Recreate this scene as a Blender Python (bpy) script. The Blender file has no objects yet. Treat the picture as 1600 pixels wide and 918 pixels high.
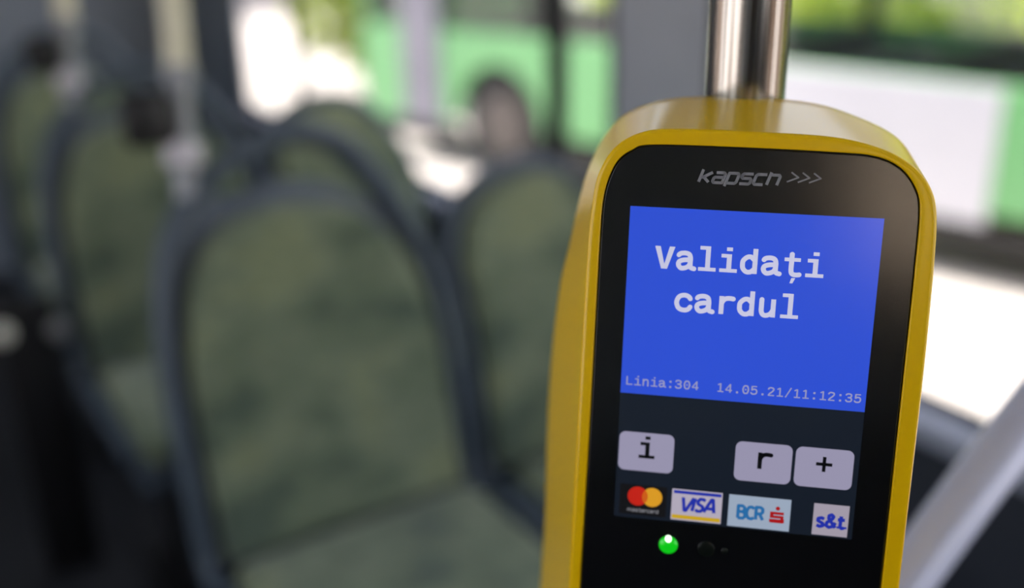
import bpy, bmesh, math, random
from mathutils import Vector, Matrix
random.seed(7)
S = bpy.context.scene
COL = S.collection

# ---------------------------------------------------------------- camera
H = 1.30
F = 1600.0                                  # focal length in pixels of a 1600 px wide frame
upc = Vector((-83.6, 4120, 1600)).normalized()
yc = Vector((-1100, 599, -1600)).normalized()
yc = (yc - yc.dot(upc) * upc).normalized()
xc = yc.cross(upc)
Rw = Matrix((xc, yc, upc))                  # camera axes -> world axes
cam_d = bpy.data.cameras.new('camera')
cam = bpy.data.objects.new('camera', cam_d)
COL.objects.link(cam)
cam.matrix_world = Matrix.Translation((0, 0, H)) @ Rw.to_4x4()
cam_d.sensor_width = 36
cam_d.lens = F * 36 / 1600
cam_d.clip_start = 0.02
cam_d.dof.use_dof = True
cam_d.dof.focus_distance = 0.392
cam_d.dof.aperture_fstop = 2.5
S.camera = cam

# ---------------------------------------------------------------- world, sun, exposure
w = bpy.data.worlds.new('world'); S.world = w; w.use_nodes = True
nt = w.node_tree; bg = nt.nodes['Background']
sky = nt.nodes.new('ShaderNodeTexSky'); sky.sky_type = 'NISHITA'
sky.sun_disc = False; sky.sun_elevation = math.radians(58); sky.sun_rotation = math.radians(200)
sky.air_density = 1.0; sky.dust_density = 3.0; sky.ozone_density = 1.0
mixw = nt.nodes.new('ShaderNodeMix'); mixw.data_type = 'RGBA'; mixw.inputs[0].default_value = 0.55
nt.links.new(sky.outputs[0], mixw.inputs[6]); mixw.inputs[7].default_value = (6.5, 6.6, 7.0, 1)
nt.links.new(mixw.outputs[2], bg.inputs[0]); bg.inputs[1].default_value = 0.42
sd = bpy.data.lights.new('sun', 'SUN'); sd.energy = 10; sd.angle = math.radians(1.0); sd.color = (1, .95, .88)
sun = bpy.data.objects.new('sun', sd); COL.objects.link(sun)
sun.rotation_euler = Vector((-0.14, 0.50, 0.86)).to_track_quat('Z', 'Y').to_euler()
sun.location = (0, 0, 8)
vs = S.view_settings
vs.view_transform = 'Standard'; vs.look = 'None'; vs.gamma = 1; vs.exposure = 0.0
vs.use_curve_mapping = False
S.cycles.use_denoising = True
S.cycles.max_bounces = 10; S.cycles.diffuse_bounces = 5; S.cycles.transparent_max_bounces = 16
S.cycles.sample_clamp_indirect = 8

# ---------------------------------------------------------------- helpers
def lin(c):
    return tuple((v / 255 / 12.92 if v / 255 <= .04045 else ((v / 255 + .055) / 1.055) ** 2.4) for v in c) + (1,)

def mat(name, c, rough=.5, metal=0, spec=.5, c2=None, scale=20, bump=0, bscale=200, emit=None, es=1, aniso=0, coat=0, detail=4, ramp=(.4, .6)):
    m = bpy.data.materials.new(name); m.use_nodes = True
    n = m.node_tree; p = n.nodes['Principled BSDF']
    p.inputs['Base Color'].default_value = lin(c); p.inputs['Roughness'].default_value = rough
    p.inputs['Metallic'].default_value = metal; p.inputs['Specular IOR Level'].default_value = spec
    p.inputs['Coat Weight'].default_value = coat
    if aniso: p.inputs['Anisotropic'].default_value = aniso
    tc = n.nodes.new('ShaderNodeTexCoord')
    if c2 is not None:
        t = n.nodes.new('ShaderNodeTexNoise'); t.inputs['Scale'].default_value = scale; t.inputs['Detail'].default_value = detail
        r = n.nodes.new('ShaderNodeValToRGB')
        r.color_ramp.elements[0].position = ramp[0]; r.color_ramp.elements[1].position = ramp[1]
        r.color_ramp.elements[0].color = lin(c); r.color_ramp.elements[1].color = lin(c2)
        n.links.new(tc.outputs['Object'], t.inputs['Vector']); n.links.new(t.outputs['Fac'], r.inputs['Fac'])
        n.links.new(r.outputs['Color'], p.inputs['Base Color'])
    if bump:
        t = n.nodes.new('ShaderNodeTexNoise'); t.inputs['Scale'].default_value = bscale; t.inputs['Detail'].default_value = 3
        b = n.nodes.new('ShaderNodeBump'); b.inputs['Strength'].default_value = bump; b.inputs['Distance'].default_value = .001
        n.links.new(tc.outputs['Object'], t.inputs['Vector']); n.links.new(t.outputs['Fac'], b.inputs['Height'])
        n.links.new(b.outputs['Normal'], p.inputs['Normal'])
    if emit is not None:
        p.inputs['Emission Color'].default_value = lin(emit); p.inputs['Emission Strength'].default_value = es
    return m

def glass_mat(name, tint=(255, 255, 255), refl=1.0):
    m = bpy.data.materials.new(name); m.use_nodes = True; n = m.node_tree; n.nodes.clear()
    o = n.nodes.new('ShaderNodeOutputMaterial'); mx = n.nodes.new('ShaderNodeMixShader')
    t = n.nodes.new('ShaderNodeBsdfTransparent'); g = n.nodes.new('ShaderNodeBsdfGlossy'); ge = n.nodes.new('ShaderNodeNewGeometry')
    t.inputs[0].default_value = lin(tint); g.inputs['Roughness'].default_value = .02
    dp = n.nodes.new('ShaderNodeVectorMath'); dp.operation = 'DOT_PRODUCT'
    n.links.new(ge.outputs['Normal'], dp.inputs[0]); n.links.new(ge.outputs['Incoming'], dp.inputs[1])
    def ma(op, a, b_=None):
        q = n.nodes.new('ShaderNodeMath'); q.operation = op
        for i_, v_ in enumerate((a, b_)):
            if v_ is None: continue
            if isinstance(v_, (int, float)): q.inputs[i_].default_value = v_
            else: n.links.new(v_, q.inputs[i_])
        return q.outputs[0]
    pw = ma('POWER', ma('SUBTRACT', 1.0, ma('ABSOLUTE', dp.outputs['Value'])), 5.0)
    mu = ma('MULTIPLY', ma('ADD', ma('MULTIPLY', pw, .96), .04), refl)      # thin pane: same reflection from both faces
    n.links.new(mu, mx.inputs[0])
    n.links.new(t.outputs[0], mx.inputs[1]); n.links.new(g.outputs[0], mx.inputs[2]); n.links.new(mx.outputs[0], o.inputs[0])
    return m

def tag(o, label=None, cat=None, group=None, kind=None):
    if label: o['label'] = label
    if cat: o['category'] = cat
    if group: o['group'] = group
    if kind: o['kind'] = kind
    return o

def empty(name, loc, label, cat, group=None):
    o = bpy.data.objects.new(name, None); COL.objects.link(o); o.location = loc; o.empty_display_size = .05
    return tag(o, label, cat, group)

def link_mesh(name, me, m, parent=None, smooth=True):
    ms = m if isinstance(m, (list, tuple)) else [m]
    for x in ms: me.materials.append(x)
    if smooth:
        for p in me.polygons: p.use_smooth = True
    o = bpy.data.objects.new(name, me); COL.objects.link(o)
    if parent: o.parent = parent
    return o

class MB:
    """collects shapes (world or thing coordinates) into one mesh"""
    def __init__(s): s.bm = bmesh.new()
    def box(s, x0, x1, y0, y1, z0, z1, bev=0, mi=0, M=None):
        r = bmesh.ops.create_cube(s.bm, size=1)
        vsx = r['verts']
        for v in vsx:
            v.co = Vector(((x0 + x1) / 2 + v.co.x * (x1 - x0), (y0 + y1) / 2 + v.co.y * (y1 - y0), (z0 + z1) / 2 + v.co.z * (z1 - z0)))
        fs = set(f for v in vsx for f in v.link_faces)
        for f in fs: f.material_index = mi
        if bev:
            es = set(e for v in vsx for e in v.link_edges)
            rr = bmesh.ops.bevel(s.bm, geom=list(es), offset=bev, segments=3, affect='EDGES', profile=.5)
            for f in rr['faces']: f.material_index = mi
            if M is not None:
                vv = set(v for f in rr['faces'] for v in f.verts)
                for v in list(vv): v.co = M @ v.co
        elif M is not None:
            for v in vsx: v.co = M @ v.co
        return s
    def tube(s, pts, r, seg=16, mi=0, cap=True, flat=1.0):
        pts = [Vector(p) for p in pts]; rings = []
        t0 = (pts[1] - pts[0]).normalized()
        nrm = t0.orthogonal().normalized()
        for i, p in enumerate(pts):
            t = (pts[min(i + 1, len(pts) - 1)] - pts[max(i - 1, 0)]).normalized()
            nrm = (nrm - nrm.dot(t) * t).normalized(); b = t.cross(nrm)
            rr = r[i] if isinstance(r, (list, tuple)) else r
            rings.append([s.bm.verts.new(p + (nrm * math.cos(a) + b * math.sin(a) * flat) * rr) for a in [2 * math.pi * k / seg for k in range(seg)]])
        for a, b in zip(rings, rings[1:]):
            for k in range(seg):
                f = s.bm.faces.new((a[k], a[(k + 1) % seg], b[(k + 1) % seg], b[k])); f.material_index = mi
        if cap:
            for q in (rings[0][::-1], rings[-1]):
                f = s.bm.faces.new(q); f.material_index = mi
        return s
    def done(s, name, m, parent=None, smooth=False):
        bmesh.ops.recalc_face_normals(s.bm, faces=s.bm.faces)
        me = bpy.data.meshes.new(name); s.bm.to_mesh(me); s.bm.free()
        o = link_mesh(name, me, m, parent, False)
        if smooth:
            for p in me.polygons: p.use_smooth = True
            try: me.set_sharp_from_angle(angle=math.radians(40))
            except Exception: pass
        return o

def catmull(pts, n=6, closed=False):
    out = []; L = len(pts); d = len(pts[0])
    rng = range(L if closed else L - 1)
    for i in rng:
        g = (lambda k: pts[k % L]) if closed else (lambda k: pts[max(0, min(L - 1, k))])
        p0, p1, p2, p3 = g(i - 1), g(i), g(i + 1), g(i + 2)
        for j in range(n):
            t = j / n
            out.append(tuple(.5 * ((2 * p1[k]) + (-p0[k] + p2[k]) * t + (2 * p0[k] - 5 * p1[k] + 4 * p2[k] - p3[k]) * t * t + (-p0[k] + 3 * p1[k] - 3 * p2[k] + p3[k]) * t ** 3) for k in range(d)))
    if not closed: out.append(tuple(pts[-1]))
    return out

def plate(splines, ext, bev=0, res=2):
    """filled 2D outlines (later ones cut holes), extruded to +-ext and bevelled; mesh in its own xy plane"""
    cu = bpy.data.curves.new('t', 'CURVE'); cu.dimensions = '2D'; cu.fill_mode = 'BOTH'
    cu.extrude = ext; cu.bevel_depth = bev; cu.bevel_resolution = res; cu.offset = -bev
    for sp in splines:
        q = cu.splines.new('POLY'); q.points.add(len(sp) - 1); q.use_cyclic_u = True
        for i, p in enumerate(sp): q.points[i].co = (p[0], p[1], 0, 1)
    o = bpy.data.objects.new('t', cu); COL.objects.link(o)
    dg = bpy.context.evaluated_depsgraph_get(); dg.update()
    me = bpy.data.meshes.new_from_object(o.evaluated_get(dg))
    bpy.data.objects.remove(o); bpy.data.curves.remove(cu)
    me.materials.clear()
    return me

# ---------------------------------------------------------------- materials
M_floor = mat('floor_rubber', (34, 36, 40), .6, c2=(26, 28, 32), scale=60)
M_wall = mat('wall_panel', (130, 140, 152), .5, c2=(136, 146, 158), scale=8)
M_wall_low = mat('wall_lower', (54, 58, 68), .55, c2=(48, 52, 62), scale=10)
M_ceil = mat('ceiling_panel', (150, 152, 156), .5, c2=(160, 162, 166), scale=5)
M_sill = mat('sill_grey', (176, 180, 196), .4, c2=(168, 172, 188), scale=9)
M_seal = mat('rubber_seal', (20, 20, 24), .6, c2=(26, 26, 30), scale=40)
M_pillar = mat('pillar_grey', (196, 198, 206), .5, c2=(188, 190, 198), scale=6)
M_pillar2 = mat('pillar_light', (176, 172, 190), .5, c2=(166, 162, 180), scale=6)
M_glass = glass_mat('window_glass')
M_vglass = glass_mat('vehicle_glass', (247, 250, 248))
M_shell = mat('seat_plastic', (76, 87, 98), .42, c2=(70, 81, 92), scale=14)
M_black = mat('black_plastic', (14, 14, 16), .5, c2=(18, 18, 20), scale=30)
M_cream = mat('cream_paint', (222, 216, 190), .35, c2=(206, 200, 170), scale=12)
M_greyp = mat('grey_metal_paint', (150, 150, 152), .35, .3, c2=(142, 142, 146), scale=12)
M_clamp = mat('light_clamp', (206, 200, 204), .35, .2, c2=(198, 192, 196), scale=12)
M_steel = mat('brushed_steel', (196, 192, 186), .2, 1, c2=(186, 180, 174), scale=30, aniso=.7)
def steel_streaks(m):
    n = m.node_tree; p = n.nodes['Principled BSDF']
    tc = n.nodes.new('ShaderNodeTexCoord'); mp = n.nodes.new('ShaderNodeMapping'); mp.inputs['Scale'].default_value = (1, 1, .01)
    t = n.nodes.new('ShaderNodeTexNoise'); t.inputs['Scale'].default_value = 330; t.inputs['Detail'].default_value = 3
    r = n.nodes.new('ShaderNodeValToRGB'); r.color_ramp.elements[0].position = .35; r.color_ramp.elements[0].color = lin((96, 84, 74))
    r.color_ramp.elements[1].position = .6; r.color_ramp.elements[1].color = lin((186, 184, 180))
    n.links.new(tc.outputs['Object'], mp.inputs[0]); n.links.new(mp.outputs[0], t.inputs['Vector']); n.links.new(t.outputs['Fac'], r.inputs[0]); n.links.new(r.outputs[0], p.inputs['Base Color'])
steel_streaks(M_steel)
M_rail = mat('silver_rail', (222, 228, 255), .3, .15, c2=(216, 222, 252), scale=10)

def fabric():
    m = bpy.data.materials.new('green_moquette'); m.use_nodes = True; n = m.node_tree; p = n.nodes['Principled BSDF']
    p.inputs['Roughness'].default_value = .9; p.inputs['Specular IOR Level'].default_value = .2; p.inputs['Sheen Weight'].default_value = .25
    tc = n.nodes.new('ShaderNodeTexCoord')
    mp = n.nodes.new('ShaderNodeMapping'); mp.inputs['Scale'].default_value = (1, 1, 1.6)
    t = n.nodes.new('ShaderNodeTexNoise'); t.inputs['Scale'].default_value = 9; t.inputs['Detail'].default_value = 4
    t2 = n.nodes.new('ShaderNodeTexNoise'); t2.inputs['Scale'].default_value = 42; t2.inputs['Detail'].default_value = 3
    r = n.nodes.new('ShaderNodeValToRGB'); e = r.color_ramp.elements
    e[0].position = .36; e[0].color = lin((84, 97, 82)); e[1].position = .66; e[1].color = lin((130, 138, 106))
    a = e.new(.47); a.color = lin((106, 118, 94)); a = e.new(.56); a.color = lin((120, 130, 106))
    r2 = n.nodes.new('ShaderNodeValToRGB'); r2.color_ramp.elements[0].position = .38; r2.color_ramp.elements[0].color = (.55, .55, .55, 1)
    r2.color_ramp.elements[1].position = .56; r2.color_ramp.elements[1].color = (1, 1, 1, 1)
    mx = n.nodes.new('ShaderNodeMix'); mx.data_type = 'RGBA'; mx.blend_type = 'MULTIPLY'; mx.inputs[0].default_value = .4
    n.links.new(tc.outputs['Object'], mp.inputs[0]); n.links.new(mp.outputs[0], t.inputs['Vector']); n.links.new(mp.outputs[0], t2.inputs['Vector'])
    n.links.new(t.outputs['Fac'], r.inputs[0]); n.links.new(t2.outputs['Fac'], r2.inputs[0])
    n.links.new(r.outputs[0], mx.inputs[6]); n.links.new(r2.outputs[0], mx.inputs[7]); n.links.new(mx.outputs[2], p.inputs['Base Color'])
    return m
M_fab = fabric()

# ---------------------------------------------------------------- bus shell
XR, XL, YB, YF = 1.13, -1.25, 4.15, -3.2
ZS, ZT, ZC = .645, 1.92, 2.25
def struct(o): o['kind'] = 'structure'; return o
struct(MB().box(XL - .1, XR + .1, YF - .1, YB + .1, -.08, 0).done('floor', M_floor))
struct(MB().box(XL - .1, XR + .1, YF - .1, YB + .1, ZC, ZC + .06).done('ceiling', M_ceil))
# right wall: lower part, upper part, pillars
TH = .03
b = MB(); b.box(XR, XR + .03, YF, YB, 0, ZS - .035, mi=1); b.box(XR, XR + TH, YF, YB, ZT, ZC)
for y0, y1 in ((-3.2, -2.6), (.45, .60), (3.50, 4.15)): b.box(XR, XR + TH, y0, y1, ZS - .035, ZT)
struct(b.done('wall_right', [M_wall, M_wall_low]))
struct(MB().box(XR, XR + .03, 1.20, 1.44, ZS - .034, ZT, .010).done('trim_1', M_pillar))
struct(MB().box(XR - .004, XR + .014, 1.60, 1.635, ZS - .034, ZT, .004).done('trim_2', M_seal))
struct(MB().box(XR, XR + .012, 2.94, 2.965, ZS - .034, ZT, .003).done('trim_3', M_seal))
struct(MB().box(XR - .035, XR + .03, .46, 3.49, ZS - .035, ZS, .008).done('trim_4', M_sill))
def window(i, x, y0, y1, z0=ZS, z1=ZT, d=.014, t=.010):
    f = MB()
    f.box(x, x + d, y0, y0 + t, z0, z1); f.box(x, x + d, y1 - t, y1, z0, z1)
    f.box(x, x + d, y0 + t, y1 - t, z0, z0 + .012); f.box(x, x + d, y0 + t, y1 - t, z1 - t, z1)
    o = struct(f.done('window_%d' % i, M_seal))
    MB().box(x + d / 2 - .002, x + d / 2 + .002, y0 + t, y1 - t, z0 + .012, z1 - t).done('pane', M_glass, o)
window(1, XR + .006, .60, 1.20); window(2, XR + .001, 1.44, 1.60); window(3, XR + .001, 1.635, 2.94)
window(4, XR + .001, 2.965, 3.50); window(5, XR + .006, -2.6, .45)
# left wall with its run of windows
b = MB(); b.box(XL - .06, XL, YF, YB, 0, .78, mi=1); b.box(XL - .06, XL, YF, YB, 1.8, ZC)
for y0, y1 in ((-3.2, -2.9), (-2.05, -.35), (1.0, 1.15), (2.6, 4.15)): b.box(XL - .06, XL, y0, y1, .78, 1.8)
b.box(XL - .06, XL, -2.9, -2.05, .78, 1.24, mi=0)
struct(b.done('wall_left', [M_wall, M_wall_low]))
window(6, XL - .04, -2.9, -2.05, 1.24, 1.8); window(7, XL - .04, -.35, 1.0, .78, 1.8); window(8, XL - .04, 1.15, 2.6, .78, 1.8)
struct(MB().box(XL, XR, YB, YB + .08, 0, ZC).done('wall_back', M_wall))
b = MB(); b.box(XL, XR, YF - .08, YF, 0, .95, mi=1); b.box(XL, XR, YF - .08, YF, 2.0, ZC)
b.box(XR - .08, XR, YF - .08, YF, .95, 2.0); b.box(XL, 0, YF - .08, YF, .95, 2.0)
struct(b.done('wall_front', [M_wall, M_wall_low]))
x0, x1 = 0, XR - .08
o = struct(MB().box(x0, x0 + .02, YF - .05, YF - .02, .95, 2.0).box(x1 - .02, x1, YF - .05, YF - .02, .95, 2.0).box(x0 + .02, x1 - .02, YF - .05, YF - .02, .95, .97).box(x0 + .02, x1 - .02, YF - .05, YF - .02, 1.98, 2.0).done('window_9', M_seal))
MB().box(x0 + .02, x1 - .02, YF - .038, YF - .032, .97, 1.98).done('pane', M_glass, o)

# ---------------------------------------------------------------- seats
YH = 1.377
def lean(x, z, off=0):                       # a point of the leaning backrest plane, off = towards the sitter
    k = max(0, .95 - z) * .24
    return Vector((x, YH - k - off, z))
def lean_mesh(me, off):
    for v in me.vertices:
        x, z, d = v.co
        v.co = lean(x, z, off + d)
    me.flip_normals(); me.update()
    return me
GRP = 'passenger seats in rows along the window side'
def make_seat(outer, hole, cushion, seatx, label, zc=.45):
    root = empty('passenger_seat', ((seatx[0] + seatx[1]) / 2, 1.05, 0), label, 'seat', GRP)
    inv = Matrix.Translation(-root.location)
    def add(name, me, m, sm=True):
        me.transform(inv)
        return link_mesh(name, me, m, root, sm)
    oc = catmull(outer, 6)
    loop = oc + [(outer[-1][0], .34), (outer[0][0], .34)]
    sp = [loop] + ([catmull(hole, 6, True)] if hole else [])
    add('seat_shell', lean_mesh(plate(sp, .006, .004), -.022), M_shell)
    # rounded rim that runs down both sides of the back and on along the seat
    l0, r0 = outer[0], outer[-1]
    path = [(seatx[0] - .012, .86, .425), (seatx[0] - .012, 1.02, .425), (seatx[0] - .012, 1.15, .43)]
    path += [tuple(lean(x, z)) for x, z in outer]
    path += [(seatx[1] + .012, 1.15, .43), (seatx[1] + .012, 1.02, .425), (seatx[1] + .012, .86, .425)]
    t = MB().tube(catmull(path, 6), .0145 if hole else .0135, 12); o = t.done('frame_rim', M_shell, root, True); o.data.transform(inv)
    if hole:
        bar = [p for p in hole if p[2:] == (1,)]
    add('back_cushion', lean_mesh(plate([catmull(cushion, 6) + [(cushion[-1][0], .44), (cushion[0][0], .44)]], .008, .016, 4), .012), M_fab)
    c = MB().box(seatx[0] + .006, seatx[1] - .006, .84, 1.213, .400, .456, .026); o = c.done('seat_cushion', M_fab, root, True); o.data.transform(inv)
    c = MB().box(seatx[0], seatx[1], .86, 1.27, .34, .40, .015); o = c.done('seat_pan', M_shell, root, True); o.data.transform(inv)
    xm = (seatx[0] + seatx[1]) / 2
    c = MB().box(xm - .12, xm + .12, .95, 1.2, .02, .34, .01).box(xm - .17, xm + .17, .92, 1.24, 0, .02); o = c.done('pedestal', M_black, root, True); o.data.transform(inv)
    return root
aisle_outer = [(.281, .42), (.279, .55), (.279, .65), (.285, .76), (.305, .85), (.336, .907), (.377, .942), (.427, .973), (.485, .993), (.535, .993), (.589, .965), (.633, .911), (.664, .852), (.686, .79), (.700, .72), (.704, .55), (.704, .42)]
aisle_hole = [(.385, .920), (.40, .937), (.435, .957), (.484, .970), (.53, .969), (.576, .946), (.612, .903), (.628, .872), (.578, .900), (.522, .918), (.465, .922), (.42, .916)]
aisle_cush = [(.303, .46), (.304, .66), (.314, .76), (.339, .835), (.381, .880), (.442, .899), (.518, .897), (.584, .875), (.634, .825), (.664, .76), (.678, .66), (.680, .46)]
win_outer = [(.739, .42), (.739, .55), (.737, .70), (.730, .765), (.742, .82), (.768, .855), (.803, .879), (.856, .893), (.918, .892), (.975, .868), (1.03, .80), (1.07, .70), (1.085, .55), (1.085, .42)]
win_cush = [(.753, .46), (.753, .70), (.748, .77), (.762, .825), (.805, .865), (.86, .881), (.92, .880), (.968, .857), (1.018, .795), (1.056, .70), (1.070, .46)]
a1 = make_seat(aisle_outer, aisle_hole, aisle_cush, (.293, .694), 'large green upholstered aisle seat with handle arch, nearest to the camera')
a2 = make_seat(win_outer, None, win_cush, (.753, 1.073), 'green window seat half hidden behind the yellow card validator')
def copy_tree(o, parent=None):
    c = o.copy(); COL.objects.link(c); c.parent = parent
    for ch in [k for k in bpy.data.objects if k.parent == o]: copy_tree(ch, c)
    return c
def copy_seat(src, dy, label):
    c = copy_tree(src); c.location.y += dy; c.location.x -= .015; c['label'] = label
    return c
PITCH = .765
b1 = copy_seat(a1, PITCH, 'green aisle seat of the second row, left of the large nearest seat')
b2 = copy_seat(a2, PITCH, 'green window seat whose round top shows above the large nearest seat')
c1 = copy_seat(a1, 2 * PITCH, 'farthest green aisle seat at the left edge of the picture')

def seat_pole(dy, label, top=ZC):
    root = empty('grab_pole', (.355, YH + dy, .93), label, 'pole', 'grab poles rising from the aisle seats')
    inv = Matrix.Translation(-root.location)
    def fin(mb, name, m):
        o = mb.done(name, m, root, True); o.data.transform(inv); return o
    P = [(.350, 1.372, .925), (.357, 1.388, .98), (.366, 1.405, 1.03), (.374, 1.42, 1.08), (.383, 1.44, 1.16), (.392, 1.455, 1.26), (.40, 1.462, 1.4), (.405, 1.465, 1.7), (.405, 1.465, top)]
    P = [Vector((x, y + dy, z)) for x, y, z in P]
    fin(MB().tube(P[:4], .0155, 18), 'lower_tube', M_greyp)
    fin(MB().tube(catmull([tuple(p) for p in P[3:]], 4), .0185, 18), 'upper_tube', M_cream)
    d = (P[2] - P[1]).normalized()
    fin(MB().tube([P[1] - d * .014, P[1] - d * .012, P[1] + d * .016, P[1] + d * .018], [.021, .026, .026, .021], 18), 'clamp', M_clamp)
    fin(MB().tube([P[3] - d * .012, P[3] - d * .010, P[3] + d * .012, P[3] + d * .014], [.019, .0215, .0215, .019], 18), 'collar', M_greyp)
    q = Vector((.366 - .036, 1.405 + dy - .012, 1.035))
    fin(MB().box(q.x - .044, q.x + .021, q.y - .02, q.y + .022, q.z - .036, q.z + .036, .012), 'holder_box', M_black)
    return root
seat_pole(0, 'cream grab pole rising from the left corner of the large nearest seat')
seat_pole(PITCH, 'grab pole on the second row aisle seat, leftmost in the picture')

# two round bolt caps on the end panel beneath the farthest seat
M_cap_glint = mat('cap_glint', (250, 248, 232), .3, c2=(244, 242, 226), scale=20)  # pale colour stands for the glint on a bolt
pan = empty('seat_end_panel', (.185, 2.04, 0), 'dark panel at the aisle end below the farthest seat, with two round caps', 'panel')
o = MB().box(-.055, .055, -.02, .02, 0, .60, .01).done('panel_board', M_black, pan, True)
for (x, z, m) in ((-.045, .55, M_cap_glint), (.052, .535, M_greyp)):
    MB().tube([(x, -.02, z), (x, -.030, z), (x, -.034, z)], [.019, .019, .012], 20).done('bolt_cap', m, pan, True)

# ---------------------------------------------------------------- validator post and rail
AX = Vector((.3265, .3225))
pole = empty('stanchion_pole', (AX.x, AX.y, 0), 'brushed steel pole carrying the yellow card validator', 'pole')
o = MB().tube([(0, 0, .012), (0, 0, ZC - .001)], .0172, 64).done('pole_tube', M_steel, pole, True)
MB().tube([(0, 0, 0), (0, 0, .010), (0, 0, .014)], [.04, .04, .03], 32).done('floor_flange', M_steel, pole, True)
rp = [(.345, .326, .760), (.42, .324, .826), (.494, .322, .892), (.585, .318, .972), (.72, .31, 1.085), (.86, .30, 1.17), (1.0, .29, 1.20), (XR, .29, 1.205)]
rail = MB().tube(catmull(rp, 5), .0172, 32).done('grab_rail', M_rail, None, True)
tag(rail, 'silver sloping grab rail at the lower right, running up from the validator pole', 'rail')

# ---------------------------------------------------------------- card validator
DU = Vector((.72824331, -.68508923, -.01773206)); DV = Vector((.13527639, .11833614, .98371584)); DN = Vector((-.67183478, -.71878321, .1788539))
DC = Vector((.27239591, .26069606, 1.12187927))
val = empty('card_validator', DC, 'yellow card validator with lit blue screen, clamped to the steel pole', 'ticket validator')
val.matrix_world = Matrix.Translation(DC) @ Matrix((DU, DV, DN)).transposed().to_4x4()
bpy.context.view_layer.update()
# everything below is in millimetres of the front plate: u right, v up, n towards the passenger
def mm(me): me.transform(Matrix.Scale(.001, 4)); return me
M_yel = mat('yellow_housing', (255, 206, 0), .3, spec=.2, c2=(254, 203, 0), scale=4, coat=.5)
M_yel.node_tree.nodes['Principled BSDF'].inputs['Coat Roughness'].default_value = .18
M_yel.node_tree.nodes['Principled BSDF'].inputs['Coat IOR'].default_value = 1.55
M_panel = mat('black_front', (8, 8, 9), .17, spec=1.0, c2=(9, 9, 9), scale=50)
M_gap = mat('gap_black', (6, 6, 6), .7, c2=(8, 8, 8), scale=50)
Fp = [(-65.2, -172), (-65.0, -100), (-64.6, -37), (-64, 23), (-63.5, 49), (-62.6, 64), (-60.7, 76.2), (-55, 86.6), (-46, 92.6), (-33.5, 94.8), (-5.7, 94.8), (26, 94.0), (44.0, 90.4), (56.2, 84.2), (63.0, 76.4), (66.1, 65.9), (67.2, 46), (67.8, 11), (67.8, -24), (67.6, -83), (67.6, -172), (52, -190), (0, -194), (-50, -190)]
Ip = [(-60.6, -168), (-60.4, -99), (-59.6, -36), (-59.2, 23), (-59, 50), (-58.6, 64), (-57.2, 73), (-53.6, 81.6), (-48, 86.2), (-40, 88.5), (-5.7, 88.8), (26, 88.4), (41.5, 87.6), (51, 84), (57.3, 77), (60, 68), (60.5, 46), (60.6, 11), (60.7, -24), (60.9, -83), (60.9, -168), (49, -184), (0, -187), (-48, -184)]
Bp = [(-86, -172), (-86.5, -100), (-87, -37), (-82.5, 15), (-78, 38), (-73.5, 61), (-69.5, 76), (-63, 90), (-53, 100), (-34, 106.3), (-4, 107.6), (22, 106.2), (40, 101.5), (56, 94.5), (64.5, 86), (70, 75), (73, 50), (75, 11), (76, -24), (77, -83), (77, -172), (60, -190), (-2, -194), (-66, -190)]
DB = [75, 75, 75, 62, 56, 52, 50, 50, 50, 50, 50, 50, 50, 50, 50, 52, 56, 62, 75, 75, 75, 75, 75, 75]
nS = 6
F_, I_, B_ = (catmull(q, nS, True) for q in (Fp, Ip, Bp)); D_ = [d[0] for d in catmull([(d,) for d in DB], nS, True)]
bm = bmesh.new(); rings = []
def ring(pts, ds): rings.append([bm.verts.new((p[0], p[1], -d)) for p, d in zip(pts, ds)])
def shrink(pts, k, cx=1, cy=-20):
    out = []
    for i, p in enumerate(pts):
        a = Vector(pts[i - 1]); c = Vector(pts[(i + 1) % len(pts)]); t = (c - a).normalized(); nn = Vector((-t.y, t.x))
        q = Vector(p)
        if (Vector((cx, cy)) - q).dot(nn) < 0: nn = -nn
        q = q + nn * k; out.append((q.x, q.y))
    return out
N = len(F_)
ring(I_, [.9] * N); ring(I_, [-.7] * N); ring(shrink(I_, -.35), [-1.0] * N)
ring(shrink(F_, 1.6), [-1.0] * N); ring(shrink(F_, .55), [-.75] * N); ring(shrink(F_, .1), [-.1] * N)
for t in (.006, .03, .12, .25, .4, .55, .7, .85, 1.0):
    e = t
    ring([(a[0] + (b_[0] - a[0]) * e, a[1] + (b_[1] - a[1]) * t) for a, b_ in zip(F_, B_)], [max(.3, d * t) for d in D_])
for k, (sc, dd) in enumerate(((.985, 12), (.95, 24), (.86, 34), (.70, 40))):
    ring([(p[0] * sc, -20 + (p[1] + 20) * (sc + (1 - sc) * .5)) for p in B_], [d + dd for d in D_])
for a, b_ in zip(rings, rings[1:]):
    for k in range(N): bm.faces.new((a[k], a[(k + 1) % N], b_[(k + 1) % N], b_[k]))
bm.faces.new(rings[-1])
bmesh.ops.recalc_face_normals(bm, faces=bm.faces)
me = bpy.data.meshes.new('housing'); bm.to_mesh(me); bm.free()
ho = link_mesh('housing', mm(me), M_yel, val)
wn = ho.modifiers.new('wn', 'WEIGHTED_NORMAL'); wn.keep_sharp = True; wn.weight = 100
me = mm(plate([shrink(I_, .15)], .2, 0)); me.transform(Matrix.Translation((0, 0, -.0009)))
link_mesh('gasket', me, M_gap, val, False)
me = mm(plate([shrink(I_, .55)], .5, .3)); me.transform(Matrix.Translation((0, 0, -.0008)))
fp = link_mesh('front_panel', me, M_panel, val, False)

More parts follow.
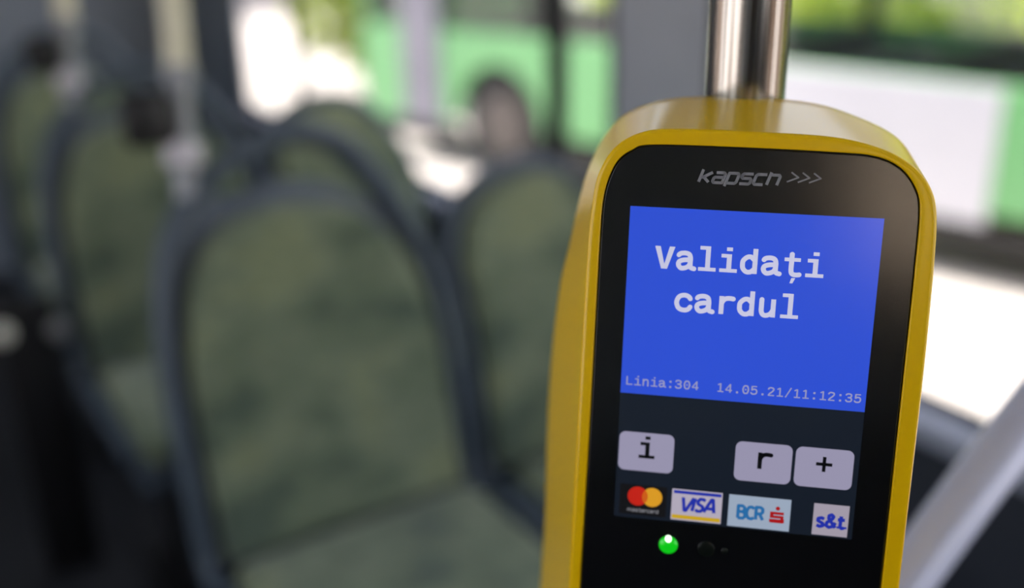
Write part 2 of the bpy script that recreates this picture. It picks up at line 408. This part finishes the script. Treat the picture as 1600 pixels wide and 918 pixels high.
def flat(polys, n, mats_i=None):
    """polygons (u, v lists in mm) laid at height n mm"""
    bm = bmesh.new()
    for i, p in enumerate(polys):
        vv = [bm.verts.new((x, y, n + (.0 if mats_i is None else .012 * mats_i[i]))) for x, y in p]
        f = bm.faces.new(vv); f.material_index = 0 if mats_i is None else mats_i[i]
        f.normal_update()
        if f.normal.z < 0: f.normal_flip()
    me = bpy.data.meshes.new('m'); bm.to_mesh(me); bm.free(); return mm(me)
def rect(x0, x1, y0, y1): return [(x0, y0), (x1, y0), (x1, y1), (x0, y1)]
def disc(x, y, r, n=24, ry=None): return [(x + r * math.cos(2 * math.pi * k / n), y + (ry or r) * math.sin(2 * math.pi * k / n)) for k in range(n)]
def rrect(x0, x1, y0, y1, r):
    o = []
    for cx, cy, a in ((x1 - r, y1 - r, 0), (x0 + r, y1 - r, 90), (x0 + r, y0 + r, 180), (x1 - r, y0 + r, 270)):
        o += [(cx + r * math.cos(math.radians(a + t * 15)), cy + r * math.sin(math.radians(a + t * 15))) for t in range(7)]
    return o
def stroke(pts, w, smooth=False, joints=True):
    if smooth: pts = catmull(pts, 6, pts[0] == pts[-1]) if pts[0] != pts[-1] else catmull(pts[:-1], 6, True) + [pts[0]]
    out = []
    pts = [Vector(p[:2]) for p in pts]
    for a, b in zip(pts, pts[1:]):
        d = (b - a)
        if d.length < 1e-6: continue
        nn = Vector((-d.y, d.x)).normalized() * w / 2
        out.append([tuple(a + nn), tuple(a - nn), tuple(b - nn), tuple(b + nn)])
    if joints:
        for p in pts[1:-1]: out.append(disc(p.x, p.y, w / 2, 10))
    return out
def glyph(ch, W, T):
    """monospaced glyph in 1/1000 em, W = stem width, T = thin stroke width; list of polygons"""
    s = lambda *p: stroke(p, W, True); q = lambda *p: stroke(p, T); k = lambda *p: stroke(p, W)
    g = {
     'V': lambda: [[(10, 655), (10 + W * 1.15, 655), (300, 140), (590 - W * 1.15, 655), (590, 655), (300 + W * .62, 0), (300 - W * .62, 0)]],
     'L': lambda: k((130, 655), (130, 0)) + q((130, T / 2), (530, T / 2)),
     'l': lambda: k((335, 725), (335, 0)) + q((100, 725 - T / 2), (335, 725 - T / 2)) + q((70, T / 2), (570, T / 2)),
     'i': lambda: k((335, 530), (335, 0)) + q((110, 530 - T / 2), (335, 530 - T / 2)) + q((70, T / 2), (570, T / 2)) + [rect(335 - W * .6, 335 + W * .6, 620, 725)],
     'd': lambda: k((460, 725), (460, 0)) + s((440, 400), (340, 485), (230, 470), (130, 370), (115, 265), (130, 150), (220, 55), (340, 50), (440, 130)),
     'a': lambda: s((100, 420), (150, 470), (280, 492), (400, 455), (440, 350), (440, 200), (455, 80), (570, 42)) + s((430, 300), (260, 290), (130, 240), (105, 140), (180, 48), (300, 60), (400, 120), (440, 220)),
     'u': lambda: k((460, 530), (460, 0)) + s((130, 530), (130, 330), (135, 160), (190, 62), (290, 50), (400, 110), (455, 210)),
     'n': lambda: k((130, 530), (130, 0)) + s((135, 330), (190, 430), (300, 485), (410, 455), (460, 350), (465, 180), (465, 0)),
     'r': lambda: k((200, 530), (200, 0)) + s((205, 330), (270, 430), (380, 475), (545, 462)),
     'c': lambda: s((510, 380), (450, 455), (320, 487), (180, 430), (118, 265), (180, 100), (320, 45), (450, 70), (520, 160)),
     't': lambda: s((270, 660), (270, 400), (270, 170), (300, 75), (390, 42), (520, 55)) + q((70, 530 - T / 2), (520, 530 - T / 2)),
     ',': lambda: [[(300, -50), (410, -50), (340, -205), (255, -205)]],
     '0': lambda: s((300, 610), (180, 570), (110, 330), (180, 85), (300, 45), (420, 85), (490, 330), (420, 570), (300, 610)) + [disc(300, 330, W * .55)],
     '1': lambda: k((310, 655), (310, 0)) + q((120, 530), (310, 640)) + q((100, T / 2), (540, T / 2)),
     '2': lambda: s((95, 500), (160, 590), (300, 615), (450, 560), (455, 440), (330, 290), (200, 180), (110, 45)) + q((90, T / 2), (520, T / 2)),
     '3': lambda: s((90, 520), (170, 600), (300, 612), (440, 560), (445, 430), (350, 350), (230, 340)) + s((230, 340), (400, 320), (480, 190), (410, 70), (280, 42), (150, 60), (80, 150)),
     '4': lambda: k((400, 655), (400, 0)) + q((400, 640), (80, 190)) + q((60, 180), (540, 180)),
     '5': lambda: q((490, 655 - T / 2), (150, 655 - T / 2)) + k((155, 640), (130, 330)) + s((130, 330), (290, 410), (440, 360), (485, 220), (420, 80), (280, 42), (150, 60), (80, 140)),
     '.': lambda: [rect(300 - W * .7, 300 + W * .7, 0, W * 1.4)],
     ':': lambda: [rect(300 - W * .7, 300 + W * .7, 0, W * 1.4), rect(300 - W * .7, 300 + W * .7, 400, 400 + W * 1.4)],
     '/': lambda: q((110, -10), (490, 720)),
     '+': lambda: q((300, 90), (300, 570)) + q((60, 330), (540, 330)),
     ' ': lambda: [],
    }
    return g[ch]()
def text(st, x, y, adv, W=138, T=106):
    k = adv / 600; out = []
    for i, ch in enumerate(st):
        if ch == 'ț': pol = glyph('t', W, T) + glyph(',', W, T)
        else: pol = glyph(ch, W, T)
        for p in pol: out.append([(x + i * adv + a * k, y + b * k) for a, b in p])
    return out

def scr(name, c, es=1.0): return mat(name, (4, 4, 4), .17, spec=.7, emit=c, es=es, c2=(5, 5, 5), scale=40)
E_blue = scr('screen_blue', (44, 78, 208)); E_text = scr('screen_text', (196, 196, 222)); E_dark = scr('screen_dark', (20, 27, 38))
E_key = scr('key_pale', (150, 146, 172)); E_blk = scr('key_black', (8, 9, 12)); E_small = scr('screen_small_text', (146, 148, 190))
dark = link_mesh('lower_screen', flat([rect(-47.6, 47.6, -64.8, -11.5)], .03), E_dark, val, False)
disp = link_mesh('blue_screen', flat([rect(-47.6, 47.6, -11.5, 64.4)], .03), E_blue, val, False)
link_mesh('message_text', flat(text('Validați', -37.2, 40.4, 8.13), .08) , E_text, disp, False)
link_mesh('message_text', flat(text('cardul', -29.0, 23.7, 8.13), .08), E_text, disp, False)
link_mesh('status_text', flat(text('Linia:304  14.05.21/11:12:35', -45.9, -8.0, 3.29, 108, 90), .08), E_small, disp, False)
for x0, x1, ch in ((-47.0, -24.7, 'i'), (-.3, 21.9, 'r'), (23.2, 45.5, '+')):
    P = [rrect(x0, x1, -44.2, -27.7, 2.6)]; Q = text(ch, (x0 + x1) / 2 - 3.9, -38.6, 7.8, 132, 104)
    link_mesh('touch_key', flat(P + Q, .08, [0] + [1] * len(Q)), [E_key, E_blk], dark, False)
# payment logos under the keys
E_mc = [scr('card_black', (18, 18, 20)), scr('logo_red', (190, 34, 22)), scr('logo_yellow', (214, 152, 36)), scr('logo_orange', (200, 92, 24)), scr('logo_grey', (120, 120, 126))]
P = [rect(-45.6, -26.4, -63.4, -50.3), disc(-38.2, -55.2, 4.15), disc(-32.3, -55.2, 4.15)]; I = [0, 1, 2]
lens = []
for k in range(13):
    a = math.radians(-45 + 90 * k / 12); lens.append((-38.2 + 4.15 * math.cos(a), -55.2 + 4.15 * math.sin(a)))
for k in range(13):
    a = math.radians(135 + 90 * k / 12); lens.append((-32.3 + 4.15 * math.cos(a), -55.2 + 4.15 * math.sin(a)))
P.append(lens); I.append(3)
def sans(ch):                                # proportional logo letters: (width, polylines), height 1
    G = {
     'V': (.82, [[(0, 1), (.34, 0), (.46, 0), (.84, 1)]]), 'I': (.32, [[(.12, 0), (.12, 1)]]),
     'S': (.70, [[(.62, .86, 1), (.45, .97), (.2, .97), (.06, .8), (.12, .6), (.5, .42), (.6, .22), (.46, .04), (.2, .03), (.02, .14)]]),
     'A': (.84, [[(0, 0), (.36, 1), (.48, 1), (.8, 0)], [(.15, .3), (.68, .3)]]),
     'B': (.72, [[(.05, 0), (.05, 1), (.4, 1), (.56, .88), (.56, .66), (.4, .53), (.05, .53)], [(.4, .53), (.6, .42), (.62, .15), (.45, .0), (.05, 0)]]),
     'C': (.72, [[(.62, .85), (.42, .98), (.2, .94), (.04, .7), (.03, .32), (.18, .06), (.42, .01), (.62, .13)]]),
     'R': (.74, [[(.05, 0), (.05, 1), (.42, 1), (.58, .88), (.58, .62), (.42, .48), (.05, .48)], [(.35, .48), (.62, 0)]]),
     's': (.58, [[(.48, .6), (.3, .7), (.08, .62), (.08, .45), (.42, .26), (.44, .08), (.25, 0), (.02, .1)]]),
     '&': (.80, [[(.7, 0), (.2, .68), (.2, .92), (.36, 1), (.5, .86), (.44, .68), (.1, .36), (.08, .12), (.28, 0), (.5, .08), (.68, .4)]]),
     't': (.50, [[(.2, .95), (.2, .16), (.3, 0), (.48, .04)], [(0, .66), (.46, .66)]]),
     'm': (.85, [[(.05, 0), (.05, .68)], [(.05, .6), (.2, .68), (.38, .6), (.38, 0)], [(.38, .6), (.55, .68), (.7, .6), (.7, 0)]]),
     'a': (.60, [[(.06, .62), (.3, .68), (.46, .56), (.46, 0)], [(.46, .4), (.12, .36), (.05, .14), (.2, 0), (.46, .12)]]),
     'e': (.60, [[(.05, .36), (.5, .36), (.44, .6), (.26, .68), (.06, .5), (.06, .18), (.24, 0), (.48, .08)]]),
     'r': (.42, [[(.05, 0), (.05, .68)], [(.05, .5), (.2, .66), (.38, .66)]]),
     'c': (.52, [[(.46, .58), (.26, .68), (.06, .5), (.06, .18), (.26, 0), (.46, .1)]]),
     'd': (.62, [[(.48, 0), (.48, 1)], [(.48, .55), (.25, .68), (.06, .5), (.06, .18), (.25, 0), (.48, .12)]]),
    }
    return G[ch]
def logo(st, x, y, h, w, slant=0, xs=1.0):
    out = []; cx = 0
    for ch in st:
        wd, pl = sans(ch)
        for p in pl: out += stroke([(x + ((cx + a[0]) * xs + a[1] * slant) * h, y + a[1] * h) for a in p], w)
        cx += wd
    return out
Q = logo('mastercard', -42.2, -62.0, 1.6, .34, 0, 1.42)
link_mesh('card_logo', flat(P + Q, .08, I + [4] * len(Q)), E_mc, dark, False)
E_vi = [scr('card_white', (176, 168, 184)), scr('logo_blue', (34, 48, 160)), scr('logo_gold', (196, 160, 32))]
Q = logo('VISA', -20.8, -59.4, 5.6, 1.35, .2, .93)
link_mesh('card_logo', flat([rect(-24.3, -4.0, -63.8, -50.4), rect(-23.6, -4.5, -52.3, -51.0), rect(-23.9, -4.4, -63.2, -61.5)] + Q, .08, [0, 1, 2] + [1] * len(Q)), E_vi, dark, False)
E_bc = [scr('card_pale_blue', (152, 166, 186)), scr('logo_mid_blue', (40, 104, 160)), scr('logo_deep_red', (160, 22, 26))]
Q = logo('BCR', 2.3, -60.3, 5.3, 1.3, 0, .93)
R_ = [rrect(15.0, 20.9, -60.9, -58.9, .6), rrect(15.2, 20.6, -59.9, -56.2, .7), disc(18.1, -54.7, .85)]
R_ += [rect(15.2, 20.6, -57.6, -56.2)]
W_ = [rect(16.6, 20.9, -57.75, -57.35), rect(15.0, 19.4, -59.3, -58.9)]
link_mesh('card_logo', flat([rect(-1.4, 23.1, -64.1, -50.5)] + Q + R_ + W_, .08, [0] + [1] * len(Q) + [2] * len(R_) + [3] * len(W_)), E_bc + [E_bc[0]], dark, False)
E_st = [scr('card_warm_white', (160, 152, 166)), E_vi[1]]
Q = logo('s&t', 33.4, -60.5, 5.4, 1.4, .05, 1.08) + stroke([(41.4, -60.2), (45.2, -60.2)], .9)
link_mesh('card_logo', flat([rect(32.0, 45.7, -64.1, -50.8)] + Q, .08, [0] + [1] * len(Q)), E_st, dark, False)
# maker's mark: squared italic letters and three chevrons
KP = {'k': [[(0, 0), (0, 1.26)], [(0, .45), (.28, .52), (.95, 1)], [(.28, .52), (.9, 0)]],
      'a': [[(.05, 1), (.78, 1), (.92, .86), (.92, 0), (.12, 0), (0, .12), (0, .45), (.1, .54), (.92, .54)]],
      'p': [[(0, -.32), (0, 1), (.8, 1), (.92, .86), (.92, .14), (.8, 0), (.02, 0)]],
      's': [[(.95, 1), (.12, 1), (0, .88), (0, .64), (.12, .54), (.82, .54), (.93, .42), (.93, .12), (.82, 0), (0, 0)]],
      'c': [[(.95, 1), (.14, 1), (0, .86), (0, .14), (.14, 0), (.9, 0)]],
      'h': [[(0, 0), (0, 1.26)], [(0, 1), (.8, 1), (.92, .86), (.92, 0)]]}
Q = []
for i, ch in enumerate('kapsch'):
    for p in KP[ch]: Q += stroke([(-22.0 + i * 5.1 + a * 4.1 + b * 3.85 * .34, 75.0 + b * 3.85) for a, b in p], 1.12)
for i in range(3):
    x = 10.9 + i * 4.1
    Q += stroke([(x + 1.5, 80.2), (x + 4.2, 78.3), (x, 76.5)], .6)
M_mark = mat('grey_print', (150, 150, 156), .5, c2=(146, 146, 152), scale=30)
link_mesh('maker_mark', flat(Q, .06), M_mark, fp, False)
# indicator lamps below the screen
def dome(x, y, r, h):
    bm = bmesh.new(); bmesh.ops.create_uvsphere(bm, u_segments=32, v_segments=16, radius=1)
    for v in bm.verts: v.co = Vector((x + v.co.x * r, y + v.co.y * r, v.co.z * h))
    me = bpy.data.meshes.new('m'); bm.to_mesh(me); bm.free(); return mm(me)
M_led = mat('lit_green_lamp', (10, 120, 20), .15, spec=.6, emit=(10, 186, 20), es=1.0, c2=(12, 124, 22), scale=30)
M_lamp_hl = mat('lamp_highlight', (200, 255, 200), .3, emit=(236, 255, 232), es=2.0, c2=(210, 255, 210), scale=30)
M_off = mat('unlit_lamp', (8, 16, 10), .3, c2=(9, 18, 11), scale=30)
led = link_mesh('indicator_lamp', dome(-24.5, -75.2, 3.9, 1.5), M_led, val); led['label'] = 'lit round green lamp under the screen'
link_mesh('lamp_highlight', dome(-24.6, -72.7, 1.6, 1.62), M_lamp_hl, led)  # glowing spot put in as the highlight at the lamp's top
l2 = link_mesh('indicator_lamp', dome(-9.1, -75.3, 3.4, .35), M_off, val); l2['label'] = 'unlit dark lamp'
link_mesh('sensor_dot', dome(-1.6, -75.3, 1.3, .3), M_off, val)

# ---------------------------------------------------------------- outside
M_pave = mat('sunlit_pavement', (214, 204, 198), .8, c2=(196, 188, 182), scale=.8, bump=.2, bscale=30)
M_road = mat('street_asphalt', (150, 146, 146), .85, c2=(138, 134, 134), scale=3)
o = MB().box(-30, 40, -30, 40, -.5, -.35).done('ground', M_pave); struct(o)
P0 = Vector((3.991, 2.489, 0)); DS = Vector((-.23538949, .97190112, 0)); DNv = Vector((.97190112, .23538949, 0))
van = empty('minibus', P0 + DS * 1.0 + Vector((0, 0, -.35)), 'green and white minibus parked outside beyond the windows', 'vehicle')
van.rotation_euler = (0, 0, math.atan2(DS.y, DS.x))      # local x along the side, local -y away from us
M_vg = mat('vehicle_green', (108, 168, 110), .35, c2=(104, 163, 106), scale=2)
M_vw = mat('vehicle_white', (190, 190, 197), .35, c2=(186, 186, 193), scale=2)
M_tyre = mat('tyre_rubber', (22, 22, 24), .8, c2=(28, 28, 30), scale=20)
M_rim = mat('wheel_rim', (92, 84, 82), .45, .5, c2=(82, 76, 74), scale=12)
M_vin = mat('vehicle_interior', (40, 46, 48), .8, c2=(46, 52, 54), scale=6)
L0, L1 = -3.6, 3.22                          # front and rear ends (s - 1)
def side(ypos, name):
    # outline in (s, z above road)
    def arch(cx): return [(cx + .37 * math.cos(math.radians(a)), .33 + .37 * math.sin(math.radians(a))) for a in range(180, -1, -15)]
    base = [(L0, .30)] + [(p[0], max(p[1], .25)) for p in arch(-2.45)] + [(p[0], max(p[1], .25)) for p in arch(1.93)] + [(L1 - .1, .25), (L1, .40), (L1, .80), (L1 - .12, .88), (L0 + .3, .88), (L0, .70)]
    me = plate([base], .02, .012)
    me.transform(Matrix.Rotation(math.radians(90), 4, 'X')); me.transform(Matrix.Translation((0, ypos, 0)))
    return link_mesh(name, me, M_vg, van, False)
side(-.03, 'side_body'); side(-1.87, 'side_body')
M_vdoor = mat('vehicle_door_grey', (128, 126, 138), .4, c2=(118, 116, 128), scale=3)
MB().box(2.42, 2.60, .003, .03, .28, 1.74, .004).done('grey_door_panel', M_vdoor, van)
MB().box(2.62, 2.78, .003, .03, .28, 1.74, .004).done('grey_door_panel', M_vdoor, van)
MB().box(2.60, 2.62, .003, .02, .28, 1.74).done('door_seam', M_black, van)
MB().box(-1.02, .06, .003, .014, .285, .875, .004).done('white_side_panel', M_vw, van)
for y in (-.05, -1.85):
    for x in (L0 + .35, -1.9, .45, 1.65, L1 - .14): MB().box(x - .045, x + .045, y - .025, y + .025, .88, 1.75).done('window_post', M_black, van)
    g = MB().box(L0 + .35, L1 - .14, y - .003, y + .003, .88, 1.75).done('side_glass', M_vglass, van)
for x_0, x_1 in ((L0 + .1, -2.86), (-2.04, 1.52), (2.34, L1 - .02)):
    MB().box(x_0, x_1, -.10, -.06, .14, .26, .008).done('under_shade_strip', M_black, van)  # dark strip stands for the shade under the minibus
MB().box(L0 + .2, L1 - .02, -1.9, 0, 1.75, 1.9, .05).done('roof', M_vw, van)
MB().box(L0 + .1, L1 - .02, -1.80, -.10, .42, .50).done('cabin_floor', M_vin, van)
MB().box(L1 - .05, L1, -1.88, -.02, .35, 1.75, .02).done('rear_panel', M_vg, van)
MB().box(L0, L0 + .06, -1.88, -.02, .35, .95, .02).done('front_panel', M_vg, van)
for x in (-2.4, -1.5, -.6, .3, 1.2, 2.1):
    MB().box(x, x + .12, -1.7, -.2, .5, .89, .03).box(x - .4, x, -1.7, -.2, .66, .76, .03).done('bench_seat', M_vin, van)
for x in (-2.45, 1.93):
    for y, s_ in ((-.16, 1), (-1.74, -1)):
        wd = MB().tube([(x, y - .1, .33), (x, y + .1, .33)], .33, 36).done('wheel', M_tyre, van, True)
        MB().tube([(x, y + s_ * .098, .33), (x, y + s_ * .112, .33)], .19, 28).done('wheel_rim', M_rim, wd, True)

M_leaf = [mat('leaf_bright', (160, 174, 60), .6, c2=(132, 148, 50), scale=3), mat('leaf_mid', (134, 152, 66), .6, c2=(104, 124, 52), scale=3), mat('leaf_deep', (92, 112, 58), .6, c2=(70, 90, 48), scale=3)]
M_bark = mat('bark', (96, 84, 72), .9, c2=(70, 62, 54), scale=12)
for m_ in M_leaf:
    pr_ = m_.node_tree.nodes['Principled BSDF']; pr_.inputs['Transmission Weight'].default_value = .0; pr_.inputs['Subsurface Weight'].default_value = 0
def tree(x, y, h, r, mi, n, label, base=-.35, low=.5):
    t = empty('tree', (x, y, base), label, 'tree', 'sunlit trees and shrubs across the street')
    MB().tube([(0, 0, 0), (.03, .02, h * .3), (0, .04, h * .62), (.05, 0, h * .8)], [.11, .09, .06, .03], 12).done('trunk', M_bark, t, True)
    bm = bmesh.new()
    cl = [(random.uniform(-.6, .6) * r, random.uniform(-.6, .6) * r, random.uniform(low, h - r * .3), random.uniform(.3, .55) * r) for _ in range(16)]
    for i in range(n):
        cx, cy, cz, cr = random.choice(cl); d = Vector((random.gauss(0, 1), random.gauss(0, 1), random.gauss(0, 1))).normalized() * cr * random.uniform(.6, 1.05)
        c = Vector((cx, cy, cz)) + d; a = Vector((random.gauss(0, 1), random.gauss(0, 1), random.gauss(0, 1))).normalized(); u = a.orthogonal().normalized(); v = a.cross(u); sz = random.uniform(.05, .11)
        bm.faces.new([bm.verts.new(c + u * sz), bm.verts.new(c + v * sz * .55), bm.verts.new(c - u * sz), bm.verts.new(c - v * sz * .55)])
    me = bpy.data.meshes.new('foliage'); bm.to_mesh(me); bm.free()
    link_mesh('foliage', me, M_leaf[mi], t, False)
tree(9.5, 3.5, 3.8, 1.3, 0, 5000, 'bright yellow-green tree behind the parked minibus, right of the steel pole', low=.25)
tree(10.2, .4, 4.2, 1.35, 1, 5000, 'mid green tree behind the parked minibus at the right edge', low=.25)
tree(11.2, 6.6, 4.0, 1.4, 1, 4500, 'green tree behind the parked minibus, hidden mostly by the steel pole', low=.25)
tree(4.15, 8.9, 2.8, .95, 0, 5000, 'yellow-green bush beyond the rear end of the minibus', low=.55)
tree(9.0, 10.5, 4.0, 1.5, 2, 4000, 'deep green tree behind the middle of the minibus', low=.25)
# low wall behind the trees
M_bld = mat('pale_render', (128, 122, 122), .8, c2=(116, 110, 110), scale=1.5)
bw = MB().box(-8, 26, 19, 19.4, -.35, 5.5).box(15.5, 15.9, -8, 19, -.35, 5.5).done('boundary_wall', M_bld)
tag(bw, 'pale rendered wall far behind the trees', 'wall')

M_added_bld = mat('added_building_render', (244, 224, 196), .8, c2=(236, 212, 184), scale=1.2)  # unseen building added as a bright reflection for the validator front
hb = empty('added_building', (-9.5, -11.5, -.35), 'unseen warm sunlit building added behind the camera to reflect in the validator front', 'building')
MB().box(-5, 7, -6, 0, 0, 6).done('added_building_wall', M_added_bld, hb)
MB().box(-5.3, 7.3, -6.3, .3, 6, 6.3).done('added_building_roof', M_bld, hb)

hd = empty('hedge', (7.25, 3.0, -.35), 'long clipped yellow-green hedge seen through the minibus windows', 'hedge')
bm = bmesh.new()
for i in range(15000):
    c = Vector((random.uniform(-.45, .45), random.uniform(-6, 6), random.uniform(.02, 1.75)))
    if random.random() < .6: c.x = -.45 + random.gauss(0, .06)
    a = Vector((random.gauss(0, 1), random.gauss(0, 1), random.gauss(0, 1))).normalized(); u = a.orthogonal().normalized(); v = a.cross(u); sz = random.uniform(.05, .11)
    bm.faces.new([bm.verts.new(c + u * sz), bm.verts.new(c + v * sz * .6), bm.verts.new(c - u * sz), bm.verts.new(c - v * sz * .6)])
me = bpy.data.meshes.new('foliage'); bm.to_mesh(me); bm.free()
M_hedge = mat('hedge_leaf', (240, 248, 84), .6, c2=(176, 196, 78), scale=.9, ramp=(.38, .6))
link_mesh('foliage', me, M_hedge, hd, False)
MB().tube([(0, -5.9, .02), (0, 5.9, .02)], .03, 8).done('stem', M_bark, hd)
